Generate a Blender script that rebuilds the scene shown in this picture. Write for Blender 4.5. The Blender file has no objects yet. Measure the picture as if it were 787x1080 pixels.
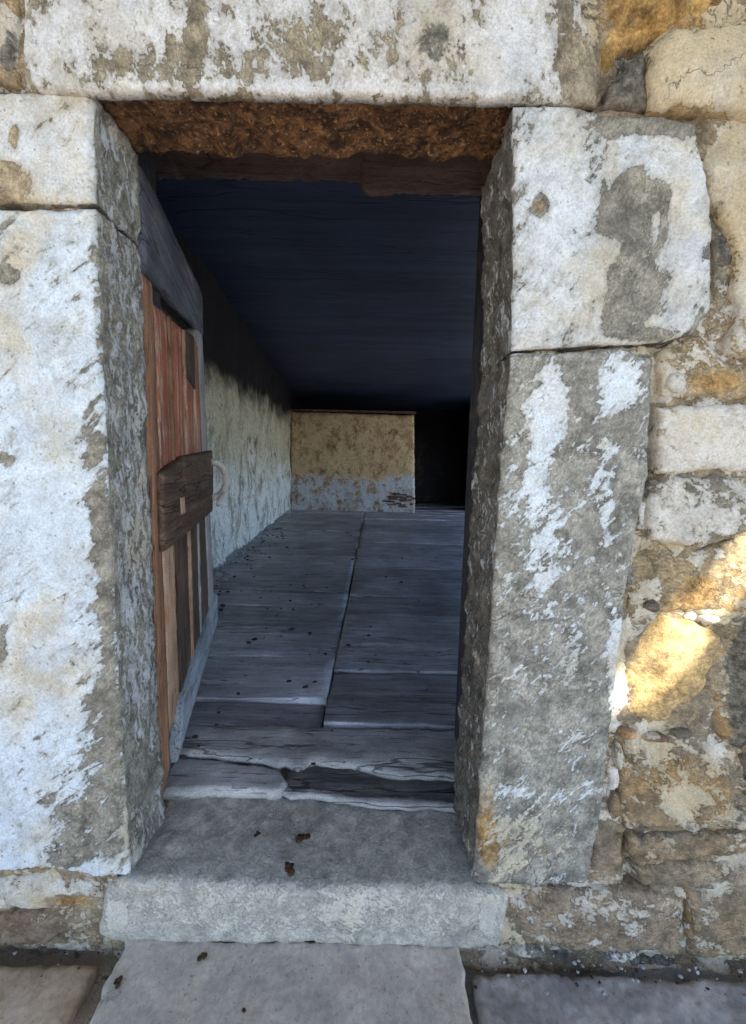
import bpy, bmesh, math, random
import numpy as np
from mathutils import Vector, Matrix, noise
from mathutils.geometry import delaunay_2d_cdt

S = bpy.context.scene
C = S.collection
rnd = random.Random(7)
R_ = math.radians

# ------------------------------------------------------------------ camera
F, TH, RO, D, ZE = 404.0, R_(6.07), R_(1.24), 0.72, 0.87
fw = Vector((0, math.cos(TH), -math.sin(TH)))
u0 = Vector((0, math.sin(TH), math.cos(TH)))
rt = Vector((math.cos(RO), 0, 0)) + u0 * math.sin(RO)
up = Vector((-math.sin(RO), 0, 0)) + u0 * math.cos(RO)
EYE = Vector((0, -D, ZE))

def ray(px, py):
    return fw + rt * ((px - 393.5) / F) - up * ((py - 540) / F)

def aty(px, py, y=0.0):
    d = ray(px, py)
    return EYE + d * ((y + D) / d.y)

def atz(px, py, z):
    d = ray(px, py)
    return EYE + d * ((z - ZE) / d.z)

def onplane(px, py, P, N):
    d = ray(px, py)
    return EYE + d * ((P - EYE).dot(N) / d.dot(N))

def topx(v):
    q = v - EYE
    k = q.dot(fw)
    if k < 0.05: k = 0.05
    return 393.5 + F * q.dot(rt) / k, 540 - F * q.dot(up) / k

cam = bpy.data.cameras.new('camera')
cam.sensor_fit = 'VERTICAL'; cam.sensor_height = 36; cam.sensor_width = 36 * 746 / 1024
cam.lens = F / 1080 * 36; cam.clip_start = 0.02; cam.clip_end = 1000
co = bpy.data.objects.new('camera', cam); C.objects.link(co)
m = Matrix((rt, up, -fw)).transposed().to_4x4(); m.translation = EYE
co.matrix_world = m
S.camera = co

# ------------------------------------------------------------------ node helper
class NT:
    def __init__(s, name):
        s.m = bpy.data.materials.new(name); s.m.use_nodes = True
        s.t = s.m.node_tree; s.t.nodes.clear()
        s.out = s.n('ShaderNodeOutputMaterial')
        s.b = s.n('ShaderNodeBsdfPrincipled')
        s.t.links.new(s.b.outputs[0], s.out.inputs[0])
        s.co = s.n('ShaderNodeTexCoord').outputs['Object']
    def n(s, typ): return s.t.nodes.new(typ)
    def put(s, sock, v):
        if v is None: return
        if hasattr(v, 'is_linked') or isinstance(v, bpy.types.NodeSocket): s.t.links.new(v, sock)
        elif isinstance(v, tuple) and len(v) == 3 and sock.type == 'RGBA': sock.default_value = (*v, 1)
        else: sock.default_value = v
    def map(s, scale=(1, 1, 1), rot=(0, 0, 0), loc=(0, 0, 0), v=None):
        k = s.n('ShaderNodeMapping'); s.put(k.inputs[0], v or s.co)
        k.inputs['Scale'].default_value = scale; k.inputs['Rotation'].default_value = rot; k.inputs['Location'].default_value = loc
        return k.outputs[0]
    def noise(s, scale, detail=4, rough=.55, v=None, dist=0.0):
        k = s.n('ShaderNodeTexNoise'); s.put(k.inputs['Vector'], v or s.co)
        k.inputs['Scale'].default_value = scale; k.inputs['Detail'].default_value = detail
        k.inputs['Roughness'].default_value = rough; k.inputs['Distortion'].default_value = dist
        return k.outputs[0]
    def voro(s, scale, v=None, feat='F1', out=0):
        k = s.n('ShaderNodeTexVoronoi'); k.feature = feat; s.put(k.inputs['Vector'], v or s.co)
        k.inputs['Scale'].default_value = scale
        return k.outputs[out]
    def ma(s, op, a, b=0.0, c=None):
        k = s.n('ShaderNodeMath'); k.operation = op
        s.put(k.inputs[0], a); s.put(k.inputs[1], b)
        if c is not None: s.put(k.inputs[2], c)
        return k.outputs[0]
    def step(s, x, a, b, lo=0.0, hi=1.0):
        k = s.n('ShaderNodeMapRange'); k.interpolation_type = 'SMOOTHSTEP'
        s.put(k.inputs[0], x)
        for i, v in enumerate((a, b, lo, hi)): k.inputs[i + 1].default_value = v
        return k.outputs[0]
    def mix(s, f, a, b, mode='MIX'):
        k = s.n('ShaderNodeMix'); k.data_type = 'RGBA'; k.blend_type = mode
        s.put(k.inputs[0], f); s.put(k.inputs[6], a); s.put(k.inputs[7], b)
        return k.outputs[2]
    def scale(s, col, f):
        k = s.n('ShaderNodeVectorMath'); k.operation = 'SCALE'
        s.put(k.inputs[0], col); s.put(k.inputs['Scale'], f)
        return k.outputs[0]
    def attr(s, name):
        k = s.n('ShaderNodeAttribute'); k.attribute_name = name
        return k.outputs['Color']
    def sep(s, c):
        k = s.n('ShaderNodeSeparateColor'); s.put(k.inputs[0], c); return k.outputs
    def xyz(s):
        k = s.n('ShaderNodeSeparateXYZ'); s.put(k.inputs[0], s.co); return k.outputs
    def bump(s, h, dist=.003, strength=.7):
        k = s.n('ShaderNodeBump'); s.put(k.inputs['Height'], h)
        k.inputs['Distance'].default_value = dist; k.inputs['Strength'].default_value = strength
        s.t.links.new(k.outputs[0], s.b.inputs['Normal'])
    def done(s, col, rough=.85, spec=.3):
        s.put(s.b.inputs['Base Color'], col); s.put(s.b.inputs['Roughness'], rough)
        s.b.inputs['Specular IOR Level'].default_value = spec
        return s.m

# ------------------------------------------------------------------ materials
def masonry(name, ang=45, stretch=3.0, kA=.75, kB=.75, kC=.35, fs=34, wash=(.77, .81, .85), cream=(.68, .61, .47), bumpd=.0035, spec=.25, con=1.0, fleck=.7):
    s = NT(name)
    w = s.sep(s.attr('wear')); tone = s.attr('tone')
    # streaky flakes: coordinates stretched along a slanted direction in the wall plane
    st = s.map((1.0, 1.0, 1.0 / stretch), v=s.map(rot=(0, R_(ang), 0)))
    nA = s.noise(11, 5, .6, dist=.4)
    nB = s.noise(fs, 5, .62, v=st, dist=.6)
    nC = s.noise(130, 4, .6)
    h = s.ma('ADD', w[0], s.ma('MULTIPLY', s.ma('SUBTRACT', nA, .5), kA))
    h = s.ma('ADD', h, s.ma('MULTIPLY', s.ma('SUBTRACT', nB, .5), kB))
    h = s.ma('ADD', h, s.ma('MULTIPLY', s.ma('SUBTRACT', nC, .5), kC))
    h = s.ma('ADD', h, s.ma('MULTIPLY', s.ma('SUBTRACT', s.noise(75, 5, .7, v=st, dist=1.0), .5), fleck))
    msk = s.step(h, .488, .515)
    thin = s.step(h, .50, .80)
    # bare stone
    v1 = s.step(s.noise(23, 7, .72), .32, .68, 1 - .55 * con, 1 + .4 * con)
    v2 = s.ma('MULTIPLY', s.step(s.noise(100, 5, .7, v=s.map((1, 1, .6), v=s.map(rot=(0, R_(ang + 12), 0))), dist=1.6), .36, .64, 1 - .32 * con, 1 + .26 * con), s.step(s.noise(300, 3, .6), .3, .7, .8, 1.15))
    stone = s.scale(tone, s.ma('MULTIPLY', s.ma('MULTIPLY', v1, v2), .86))
    stone = s.mix(s.step(s.noise(7, 4, .6, dist=1.0), .45, .7, 0, .4), stone, (.17, .165, .15))
    # ochre iron stain
    so = s.step(s.ma('ADD', w[1], s.ma('MULTIPLY', s.ma('SUBTRACT', s.noise(16, 6, .65), .5), 1.3)), .42, .75, 0, .85)
    ochre = s.scale(s.mix(s.step(s.noise(34, 6, .7), .35, .65), (.24, .125, .04), (.48, .31, .12)), s.ma('MULTIPLY', v1, v2))
    stone = s.mix(so, stone, ochre)
    # limewash
    wc = s.mix(s.step(s.ma('ADD', s.noise(5.5, 4, .6), s.ma('MULTIPLY', w[1], .5)), .50, .78), wash, cream)
    wc = s.scale(wc, s.step(s.noise(48, 7, .75), .30, .58, .80, 1.0))
    wc = s.mix(s.step(s.noise(14, 6, .7, dist=.6),   .52, .70, 0, .30), wc, s.mix(.5, cream, tone))
    wc = s.mix(s.ma('SUBTRACT', 1.0, thin), wc, s.mix(.50, wc, tone))
    wc = s.scale(wc, s.ma('MULTIPLY', s.step(s.noise(230, 4, .75), .36, .60, .78, 1.04), s.step(s.noise(9, 6, .7, dist=.4), .34, .62, .80, 1.02)))
    pits = s.step(s.noise(85, 4, .6), .635, .67, 0, .75)
    wc = s.mix(pits, wc, (.26, .25, .22))
    col = s.mix(msk, stone, wc)
    # grey lichen and dirt
    dk = s.step(s.ma('ADD', w[2], s.ma('MULTIPLY', s.ma('SUBTRACT', s.noise(26, 6, .7, dist=.5), .5), 1.5)), .5, .68, 0, .9)
    col = s.mix(dk, col, s.scale(s.mix(s.step(s.noise(70, 5, .7), .35, .65), (.05, .048, .042), (.19, .18, .155)), v2))
    crack = s.ma('MULTIPLY', s.step(s.ma('ABSOLUTE', s.ma('SUBTRACT', s.noise(3.2, 6, .6, dist=.5), .5)), 0, .004, .7, 0), s.step(s.noise(4.3, 2), .56, .62))
    col = s.mix(crack, col, (.09, .08, .065))
    hh = s.ma('ADD', s.ma('MULTIPLY', s.step(h, .47, .53), .9), s.ma('MULTIPLY', nC, .7))
    hh = s.ma('ADD', hh, s.ma('MULTIPLY', s.noise(380, 3, .65), .5))
    hh = s.ma('ADD', hh, s.ma('MULTIPLY', nB, .5))
    hh = s.ma('SUBTRACT', hh, crack)
    s.bump(hh, bumpd, .8)
    return s.done(col, s.step(nC, .3, .7, .95, .7), spec)

M = {}
M['wash'] = masonry('flaking limewash on stone', -35, 2.4, kA=1.2, kB=.9)
M['wash_left'] = masonry('limewash flaking in slanted strokes', -48, 3.2, kA=.7, kB=1.6, kC=.4, fs=44, wash=(.75, .84, .93), fleck=1.0)
M['wash_right'] = masonry('limewash in small slanted flecks', -42, 2.6, kA=.7, kB=1.3, kC=.6, fs=50, wash=(.78, .85, .91), fleck=1.1)
M['lintel'] = masonry('mottled limewash on lintel', 15, 1.6, kA=1.2, kB=1.1, kC=.4, fs=38, wash=(.78, .79, .81))
M['rubble'] = masonry('limewashed rubble', 70, 1.5, kA=1.5, kB=1.1, kC=.5, fs=26, wash=(.74, .71, .65), cream=(.66, .55, .37))
M['hewn'] = masonry('hewn jamb side', 12, 3.5, kA=.5, kB=1.7, kC=.6, fs=70, wash=(.62, .65, .70), bumpd=.008)
M['sill'] = masonry('worn sill stone', 60, 1.5, kA=.8, kB=.5, kC=.4, fs=30, wash=(.64, .62, .57), bumpd=.0025, spec=.45, con=.6)

def mat_soffit():
    s = NT('rust brown hewn timber')
    g = s.map((1, 1.4, 1.4))
    n = s.noise(22, 7, .7, v=g, dist=.8); f = s.noise(120, 5, .7)
    c = s.mix(s.step(n, .38, .66), (.055, .028, .016), (.36, .18, .08))
    c = s.mix(s.step(f, .54, .66), c, (.54, .34, .18))
    c = s.mix(s.step(s.noise(60, 6, .7, v=g, dist=1.2), .53, .62, 0, .85), c, (.03, .016, .01))
    c = s.mix(s.step(s.noise(9, 4), .55, .7, 0, .6), c, (.05, .022, .012))
    s.bump(s.ma('ADD', n, s.ma('MULTIPLY', f, .6)), .012, 1.0)
    return s.done(c, .7, .35)
M['soffit'] = mat_soffit()

def wood(name, a, b, dark, grain='Z', wear=None, wearamt=.5, sc=1.0, rough=.7, spec=.3, bumpd=.002, toned=False):
    s = NT(name)
    q = {'X': (.08, 1, 1), 'Y': (1, .08, 1), 'Z': (1, 1, .06)}[grain]
    g = s.map(q)
    n = s.noise(38 * sc, 6, .65, v=g, dist=.5); f = s.noise(190 * sc, 4, .65, v=g)
    bl = s.noise(5 * sc, 5, .6, dist=.4)
    c = s.mix(s.step(n, .32, .7), a, b)
    c = s.scale(c, s.step(bl, .25, .75, .6, 1.25))
    c = s.mix(s.step(f, .57, .68, 0, .8), c, dark)
    if wear:
        wn = s.ma('ADD', s.ma('MULTIPLY', n, .5), s.ma('MULTIPLY', s.noise(14 * sc, 6, .7, v=s.map(tuple(.35 + .65 * k for k in q))), .5))
        c = s.mix(s.step(wn, .62 - .25 * wearamt, .69 - .25 * wearamt), c, wear)
    cr = s.step(s.ma('ABSOLUTE', s.ma('SUBTRACT', s.noise(20 * sc, 3, .5, v=g), .5)), 0, .012, .8, 0)
    c = s.mix(cr, c, dark)
    if toned: c = s.mix(1.0, c, s.attr('tone'), 'MULTIPLY')
    c = s.scale(c, s.step(s.noise(260, 3, .7), .35, .62, .75, 1.1))
    s.bump(s.ma('SUBTRACT', s.ma('ADD', n, s.ma('MULTIPLY', f, .6)), cr), bumpd, .9)
    return s.done(c, rough, spec)

M['w_red'] = wood('worn red painted wood', (.36, .11, .06), (.52, .22, .14), (.12, .05, .035), wear=(.58, .40, .31), wearamt=.42)
M['w_edge'] = wood('brown door edge', (.26, .12, .07), (.40, .22, .13), (.05, .03, .02), wear=(.50, .33, .20), wearamt=.3)
M['w_tan'] = wood('bare tan wood', (.52, .30, .19), (.62, .44, .32), (.13, .07, .04), wear=(.52, .19, .09), wearamt=.25)
M['w_brown'] = wood('dark brown weathered board', (.07, .045, .035), (.16, .10, .075), (.02, .014, .012), wear=(.34, .27, .23), wearamt=.2)
M['w_grey'] = wood('grey bleached wood', (.34, .34, .36), (.54, .53, .55), (.08, .075, .07), wear=(.50, .42, .38), wearamt=.15)
M['w_rail'] = wood('grey blue top board', (.075, .08, .11), (.17, .175, .22), (.02, .02, .03), grain='X', wear=(.30, .24, .25), wearamt=.25)
M['w_bluerail'] = wood('blue grey bleached bottom rail', (.32, .38, .46), (.50, .55, .62), (.09, .09, .10), grain='X')
M['w_lock'] = wood('dark lock board', (.07, .042, .03), (.19, .12, .085), (.02, .013, .01), grain='X', wear=(.20, .13, .10), wearamt=.25, bumpd=.004)
M['w_beam'] = wood('smoke browned beam', (.075, .05, .042), (.15, .10, .085), (.02, .015, .015), grain='X', wear=(.30, .22, .18), wearamt=.1, sc=.6, bumpd=.006)
M['w_floor'] = wood('worn floor boards', (.33, .325, .33), (.56, .545, .54), (.075, .07, .075), grain='X', wear=(.44, .42, .41), wearamt=.15, sc=.55, rough=.55, spec=.45, bumpd=.003)
M['w_planks'] = wood('worn floor planks', (.33, .325, .335), (.56, .545, .54), (.075, .07, .075), grain='X', wear=(.64, .62, .61), wearamt=.2, sc=.8, rough=.45, spec=.5, bumpd=.003, toned=True)
M['w_low'] = wood('dark dirty lower board', (.09, .085, .085), (.20, .19, .185), (.03, .027, .025), grain='X', sc=.7, rough=.6, bumpd=.004)
M['w_lip'] = wood('bleached broken board', (.44, .44, .45), (.60, .59, .58), (.10, .095, .09), grain='X', wear=(.45, .43, .41), wearamt=.2, sc=.5, rough=.6, bumpd=.004)
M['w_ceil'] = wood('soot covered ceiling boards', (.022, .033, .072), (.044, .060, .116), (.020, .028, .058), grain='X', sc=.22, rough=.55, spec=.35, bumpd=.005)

def mat_plaster(name, lo, mid, hi, soot0, soot1, seed, z0=.55, z1=1.25, za=1.1, stz=.45):
    s = NT(name)
    z = s.xyz()[2]
    L = s.map(loc=(seed, seed * 2.3, 0))
    n1 = s.noise(1.6, 6, .65, v=L, dist=.5); n2 = s.noise(7 * stz / .45 * .6 if stz > .5 else 7, 6, .65, v=s.map((1, 1, stz), loc=(seed, 0, 0))); n3 = s.noise(40, 5, .65)
    zz = s.ma('ADD', z, s.ma('MULTIPLY', s.ma('SUBTRACT', n1, .5), za))
    c = s.mix(s.step(zz, z0, z1), lo, mid)
    c = s.mix(s.step(n2, .50, .62, 0, .85), c, hi)
    c = s.mix(s.step(s.noise(3.1, 6, .7, v=s.map((1, 1, .5), loc=(seed + 3, 1, 0)), dist=.8), .54, .64, 0, .6), c, s.mix(.5, hi, (.25, .17, .09)))
    c = s.mix(s.step(s.noise(9, 6, .75, v=s.map((1, 1, .25 if stz < .5 else .9), loc=(seed, 5, 0))), .60, .66, 0, .75), c, (.07, .06, .05))
    c = s.mix(s.step(s.noise(5, 6, .75, v=L), .57, .66, 0, .7), c, (.13, .11, .08))
    c = s.mix(s.step(s.ma('ADD', n2, s.ma('MULTIPLY', n3, .4)), .86, .92), c, (.05, .04, .03))
    c = s.scale(c, s.step(n3, .3, .7, .7, 1.15))
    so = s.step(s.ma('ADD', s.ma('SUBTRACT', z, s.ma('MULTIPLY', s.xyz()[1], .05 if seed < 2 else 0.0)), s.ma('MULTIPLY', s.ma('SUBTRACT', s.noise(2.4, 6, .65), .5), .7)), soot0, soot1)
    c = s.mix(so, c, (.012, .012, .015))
    s.bump(s.ma('ADD', s.ma('MULTIPLY', n2, 1.0), s.ma('MULTIPLY', n3, .35)), .02, .9)
    return s.done(c, .9, .2)
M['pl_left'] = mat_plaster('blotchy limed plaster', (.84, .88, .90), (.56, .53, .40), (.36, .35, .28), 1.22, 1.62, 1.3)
M['pl_back'] = mat_plaster('beige plaster with grey foot', (.54, .57, .62), (.60, .46, .29), (.36, .22, .11), 1.75, 2.35, 4.1, z0=.66, z1=.82, za=.5, stz=.8)
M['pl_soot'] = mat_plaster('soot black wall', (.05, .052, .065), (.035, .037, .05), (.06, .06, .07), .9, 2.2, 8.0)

def mat_simple(name, a, b, sc=60, rough=.9, bd=.002, spec=.2):
    s = NT(name); n = s.noise(sc, 6, .65)
    s.bump(n, bd, .8)
    return s.done(s.mix(s.step(n, .3, .7), a, b), rough, spec)
M['dung'] = mat_simple('dried dark dirt', (.025, .018, .010), (.09, .06, .03), 150)
M['iron'] = mat_simple('pale worn iron', (.50, .45, .41), (.72, .67, .62), 90, .5, .001, .5)
M['darkiron'] = mat_simple('dark iron', (.03, .03, .035), (.08, .07, .07), 90, .5, .001, .5)
M['crumbs'] = mat_simple('dark litter', (.03, .025, .022), (.08, .07, .06), 30)
M['lime'] = mat_simple('fallen lime crumbs', (.26, .26, .27), (.48, .47, .47), 30)
M['slate'] = mat_simple('shade roof slate', (.16, .16, .16), (.28, .27, .25), 12)

def mat_ground():
    s = NT('trodden earth and stone')
    n = s.noise(5, 7, .65, dist=.4); f = s.noise(60, 6, .75)
    x = s.xyz()[0]
    base = s.mix(s.step(s.ma('ADD', x, s.ma('MULTIPLY', n, .3)), -.2, .3), (.66, .55, .43), (.46, .44, .43))
    c = s.mix(s.step(n, .36, .6), s.scale(base, .72), base)
    c = s.mix(s.step(f, .60, .68, 0, .8), c, (.48, .46, .45))
    c = s.mix(s.step(s.noise(30, 5, .7), .60, .68, 0, .7), c, (.05, .045, .04))
    s.bump(s.ma('ADD', n, f), .02, 1.0)
    return s.done(c, .9, .25)
M['ground'] = mat_ground()

def mat_slab(ca=(.50, .45, .39), cb=(.66, .57, .47), name='smooth grey stone slab'):
    s = NT(name)
    n = s.noise(6, 6, .6, dist=.5); f = s.noise(90, 5, .7)
    c = s.mix(s.step(n, .36, .66), ca, cb)
    c = s.scale(c, s.step(f, .3, .7, .82, 1.12))
    c = s.mix(s.step(s.noise(28, 6, .75), .58, .68, 0, .6), c, (.20, .18, .14))
    c = s.mix(s.step(s.noise(3.5, 6, .7, dist=.7), .50, .66, 0, .55), c, (.30, .28, .31))
    c = s.mix(s.step(s.noise(150, 3, .7), .62, .68, 0, .6), c, (.12, .11, .10))
    s.bump(s.ma('ADD', n, s.ma('MULTIPLY', f, .3)), .004, .7)
    return s.done(c, .6, .4)
M['slab'] = mat_slab()
M['slab_tan'] = mat_slab((.42, .31, .21), (.68, .53, .38), 'worn tan paving stone')
M['slab_dark'] = mat_slab((.30, .285, .28), (.54, .50, .47), 'rough grey paving stone')

# ------------------------------------------------------------------ wear map, traced from the stones
# (cx, cy, rx, ry, rot, channel, amount): channel w limewash, o ochre stain, d grey lichen
BL = [
 # lintel
 (60, 35, 50, 55, 0, 'w', .15), (205, 45, 16, 60, 5, 'w', -.45), (205, 50, 16, 50, 0, 'o', .2), (130, 65, 10, 14, 0, 'o', .5), (130, 65, 12, 18, 0, 'w', -.5),
 (455, 45, 38, 45, 25, 'd', .42), (440, 60, 30, 30, 0, 'w', -.05), (610, 75, 26, 60, -15, 'w', -.6), (330, 45, 40, 40, 0, 'w', -.22), (540, 50, 40, 55, 0, 'w', .3),
 (70, 5, 40, 10, 0, 'd', .3), (170, 50, 30, 30, 0, 'w', -.15), (300, 92, 240, 9, 0, 'w', .25), (385, 20, 30, 22, 0, 'd', .28), (270, 35, 25, 25, 0, 'd', .15), (300, 10, 60, 12, 0, 'd', .2),
 # upper left jamb
 (10, 192, 26, 24, 20, 'w', -.75), (10, 192, 28, 26, 20, 'o', .3), (75, 110, 16, 12, 0, 'w', -.3), (15, 145, 8, 18, 0, 'w', -.4), (20, 218, 30, 6, 0, 'w', -.4),
 # left jamb
 (10, 290, 18, 14, 30, 'w', -.8), (10, 290, 18, 14, 30, 'd', .3), (105, 330, 9, 130, -3, 'w', -.35), (107, 560, 18, 170, -3, 'w', -.48), (108, 800, 34, 130, -3, 'w', -.42), (85, 880, 55, 45, 0, 'w', -.30),
 (118, 700, 12, 240, -3, 'w', -.25), (70, 905, 28, 14, 0, 'w', -.55), (40, 560, 30, 300, 0, 'w', .12), (5, 485, 12, 10, 0, 'w', -.5), (3, 680, 6, 30, 0, 'w', -.5),
 (15, 270, 40, 40, 0, 'o', .22), (15, 740, 30, 60, 0, 'o', .15), (70, 950, 35, 8, 0, 'o', .6), (70, 950, 35, 8, 0, 'w', -.6),
 # upper right jamb
 (672, 225, 36, 50, 0, 'w', -.85), (668, 300, 32, 45, 0, 'w', -.85), (675, 190, 20, 18, 0, 'd', .2), (670, 260, 34, 80, 0, 'd', .34), (690, 132, 55, 14, 5, 'w', -.55), (650, 130, 22, 16, 0, 'w', -.5), (680, 352, 40, 10, 0, 'w', -.6), (570, 215, 10, 14, 0, 'w', -.7), (570, 215, 12, 14, 0, 'o', .4),
 (645, 170, 14, 45, 0, 'o', .3), (590, 250, 40, 120, 0, 'w', .15), (725, 240, 22, 90, 0, 'w', .25),
 # lower right jamb
 (578, 430, 26, 62, 4, 'w', .62), (567, 500, 16, 50, 10, 'w', .40), (652, 410, 30, 40, 10, 'w', .58), (642, 470, 14, 70, 8, 'w', .26), (640, 545, 10, 40, 5, 'w', .35), (575, 560, 30, 60, 10, 'w', .18), (580, 620, 40, 60, 0, 'w', .10),
 (615, 400, 18, 50, -8, 'w', -.2), (655, 445, 20, 28, 0, 'w', -.4), (520, 890, 20, 40, 0, 'o', .35), (560, 860, 40, 60, 0, 'o', .12), (545, 885, 34, 40, 30, 'w', .22), (540, 830, 30, 20, 0, 'w', .14), (610, 840, 26, 90, 0, 'd', .22), (600, 730, 45, 70, 0, 'd', .16), (680, 370, 8, 6, 0, 'w', .3),
 
 (514, 860, 14, 90, 3, 'o', .2), (545, 890, 60, 50, 0, 'o', .16), (600, 905, 40, 30, 0, 'o', .1), (560, 840, 16, 14, 0, 'w', .15), (540, 910, 14, 12, 0, 'w', .2), (690, 240, 8, 30, 10, 'w', .55), (650, 330, 16, 30, 20, 'w', -.5), (700, 205, 14, 20, 0, 'w', -.5), (640, 230, 10, 40, 0, 'w', -.3), (720, 300, 25, 30, 0, 'o', .1), (95, 450, 12, 120, -3, 'w', -.18), (60, 830, 30, 60, 0, 'w', -.2),
 (775, 720, 30, 60, 0, 'd', .2), (750, 880, 60, 20, 0, 'd', .2), (770, 610, 20, 50, 0, 'd', .15), (725, 790, 50, 10, 0, 'd', .2),
 (250, 965, 40, 20, 0, 'd', .12), (470, 960, 40, 30, 0, 'o', .15), (190, 960, 50, 20, 0, 'o', .14), (400, 890, 60, 12, 0, 'd', .1), (300, 930, 160, 4, 0, 'w', .1), (250, 990, 160, 8, 0, 'd', .2),
 (780, 700, 20, 130, 0, 'd', .3), (760, 650, 14, 30, 0, 'o', .2), (778, 590, 14, 30, 0, 'o', .3), (518, 790, 20, 170, 3, 'o', .22), (600, 640, 50, 110, 0, 'w', .07), (560, 700, 30, 60, 0, 'w', .05), (560, 890, 60, 50, 0, 'o', .16), (640, 500, 14, 40, 0, 'd', .15), (460, 50, 26, 40, 20, 'd', .3), (340, 30, 40, 30, 0, 'd', .2), (560, 15, 20, 14, 0, 'd', .25), (250, 60, 20, 26, 0, 'd', .18),
 (494, 780, 16, 150, 3, 'o', .26), (500, 880, 14, 60, 0, 'o', .12),
 # rubble
 (700, 20, 110, 40, 0, 'o', .55), (670, 70, 28, 40, 30, 'd', .55), (740, 70, 45, 45, 0, 'w', .45), (700, 60, 12, 40, 0, 'o', .3), (770, 200, 30, 90, 0, 'o', .18), (770, 180, 26, 80, 0, 'w', .25), (765, 250, 16, 40, 0, 'd', .3), (762, 300, 16, 60, 0, 'd', .22),
 (755, 403, 35, 14, 0, 'o', .75), (755, 403, 35, 16, 0, 'w', -.8), (712, 404, 14, 14, 0, 'w', .3), (740, 462, 55, 35, 0, 'w', .30), (725, 530, 45, 26, 0, 'w', .15), (735, 530, 12, 12, 0, 'd', .4), (740, 480, 8, 8, 0, 'd', .3), (760, 575, 30, 26, 0, 'd', .35), (705, 575, 26, 6, 0, 'o', .5),
 (690, 620, 40, 30, 0, 'w', .1), (735, 625, 40, 22, -20, 'o', .55), (735, 625, 45, 25, -20, 'w', -.5), (750, 650, 45, 8, 5, 'w', .6), (650, 700, 12, 60, 0, 'w', .5), (705, 710, 60, 55, 0, 'o', .10), (705, 710, 55, 50, 0, 'w', -.9), (685, 770, 18, 16, 0, 'w', .5), (740, 830, 60, 30, 15, 'o', .3), (725, 845, 45, 28, -10, 'w', .30), (720, 800, 35, 15, 0, 'o', .35),
 (785, 740, 22, 110, 0, 'o', .5), (785, 740, 26, 120, 0, 'd', .28), (785, 850, 20, 40, 0, 'd', .4), (780, 640, 20, 40, 0, 'o', .4), (740, 905, 80, 30, 0, 'o', .15), (675, 880, 8, 40, 0, 'd', .5), (640, 905, 20, 34, 0, 'o', .08), (675, 955, 30, 14, 0, 'w', .2), (580, 965, 40, 16, 10, 'w', .08), (600, 960, 60, 30, 0, 'o', .08), (690, 990, 30, 18, 0, 'd', .1),
 (600, 1000, 160, 12, 3, 'd', .4), (760, 975, 40, 35, 0, 'o', .15),
 (515, 965, 10, 24, 10, 'w', .6), (123, 965, 14, 18, 0, 'w', .55), (115, 950, 14, 20, 0, 'd', .1), (50, 980, 60, 14, 0, 'o', .25), (50, 985, 60, 10, 0, 'd', .2), (10, 55, 12, 40, 0, 'd', .5), (10, 30, 12, 30, 0, 'w', .2),
 # jamb sides seen obliquely
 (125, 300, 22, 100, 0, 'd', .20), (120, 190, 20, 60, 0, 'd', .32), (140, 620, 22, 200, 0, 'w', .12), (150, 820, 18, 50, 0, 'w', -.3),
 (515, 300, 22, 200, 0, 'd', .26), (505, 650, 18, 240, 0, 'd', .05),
 # sill
 (330, 962, 220, 26, 0, 'w', .05), (380, 960, 60, 22, 0, 'w', .08),
]
def wear_at(v, base):
    px, py = topx(v)
    w, o, d = base
    for cx, cy, rx, ry, ro, ch, am in BL:
        dx, dy = px - cx, py - cy
        if abs(dx) > 1.3 * max(rx, ry) or abs(dy) > 1.3 * max(rx, ry): continue
        if ro:
            c, s = math.cos(R_(ro)), math.sin(R_(ro)); dx, dy = dx * c + dy * s, -dx * s + dy * c
        q = math.hypot(dx / rx, dy / ry)
        if q >= 1.2: continue
        k = 1 - max(0, min(1, (q - .25) / .95)); k = k * k * (3 - 2 * k) * am
        if ch == 'w': w += k
        elif ch == 'o': o += k
        else: d += k
    return w, o, d

# ------------------------------------------------------------------ mesh helpers
def add_mesh(name, verts, faces, mat, parent=None, smooth=True):
    me = bpy.data.meshes.new(name); me.from_pydata(verts, [], faces); me.update()
    if smooth: me.polygons.foreach_set('use_smooth', [True] * len(me.polygons))
    me.materials.append(mat)
    ob = bpy.data.objects.new(name, me); C.objects.link(ob)
    if parent:
        ob.parent = parent
        w = Vector((0, 0, 0)); p = parent
        while p: w += p.location; p = p.parent
        ob.matrix_parent_inverse = Matrix.Identity(4)
        if parent.rotation_euler.z == 0: ob.location = -w      # mesh data stays in world coordinates
    return ob

def tag(o, label=None, cat=None, group=None, kind=None):
    if label: o['label'] = label
    if cat: o['category'] = cat
    if group: o['group'] = group
    if kind: o['kind'] = kind
    return o

def thing(name, label, cat, loc, rz=0.0, group=None):
    o = bpy.data.objects.new(name, None); C.objects.link(o)
    o.location = loc; o.rotation_euler = (0, 0, rz); o.empty_display_size = .1
    return tag(o, label, cat, group)

def nz(x, y, z): return noise.noise(Vector((x, y, z)))
def fbm(x, y, z, o=4):
    a, s, f = 1.0, 0.0, 1.0
    for _ in range(o):
        s += a * noise.noise(Vector((x * f, y * f, z * f))); a *= .5; f *= 2.1
    return s

def wallmap(y0): return lambda a, b, c: Vector((a, y0 + c, b))
def floormap(z0): return lambda a, b, c: Vector((a, b, z0 - c))

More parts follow.
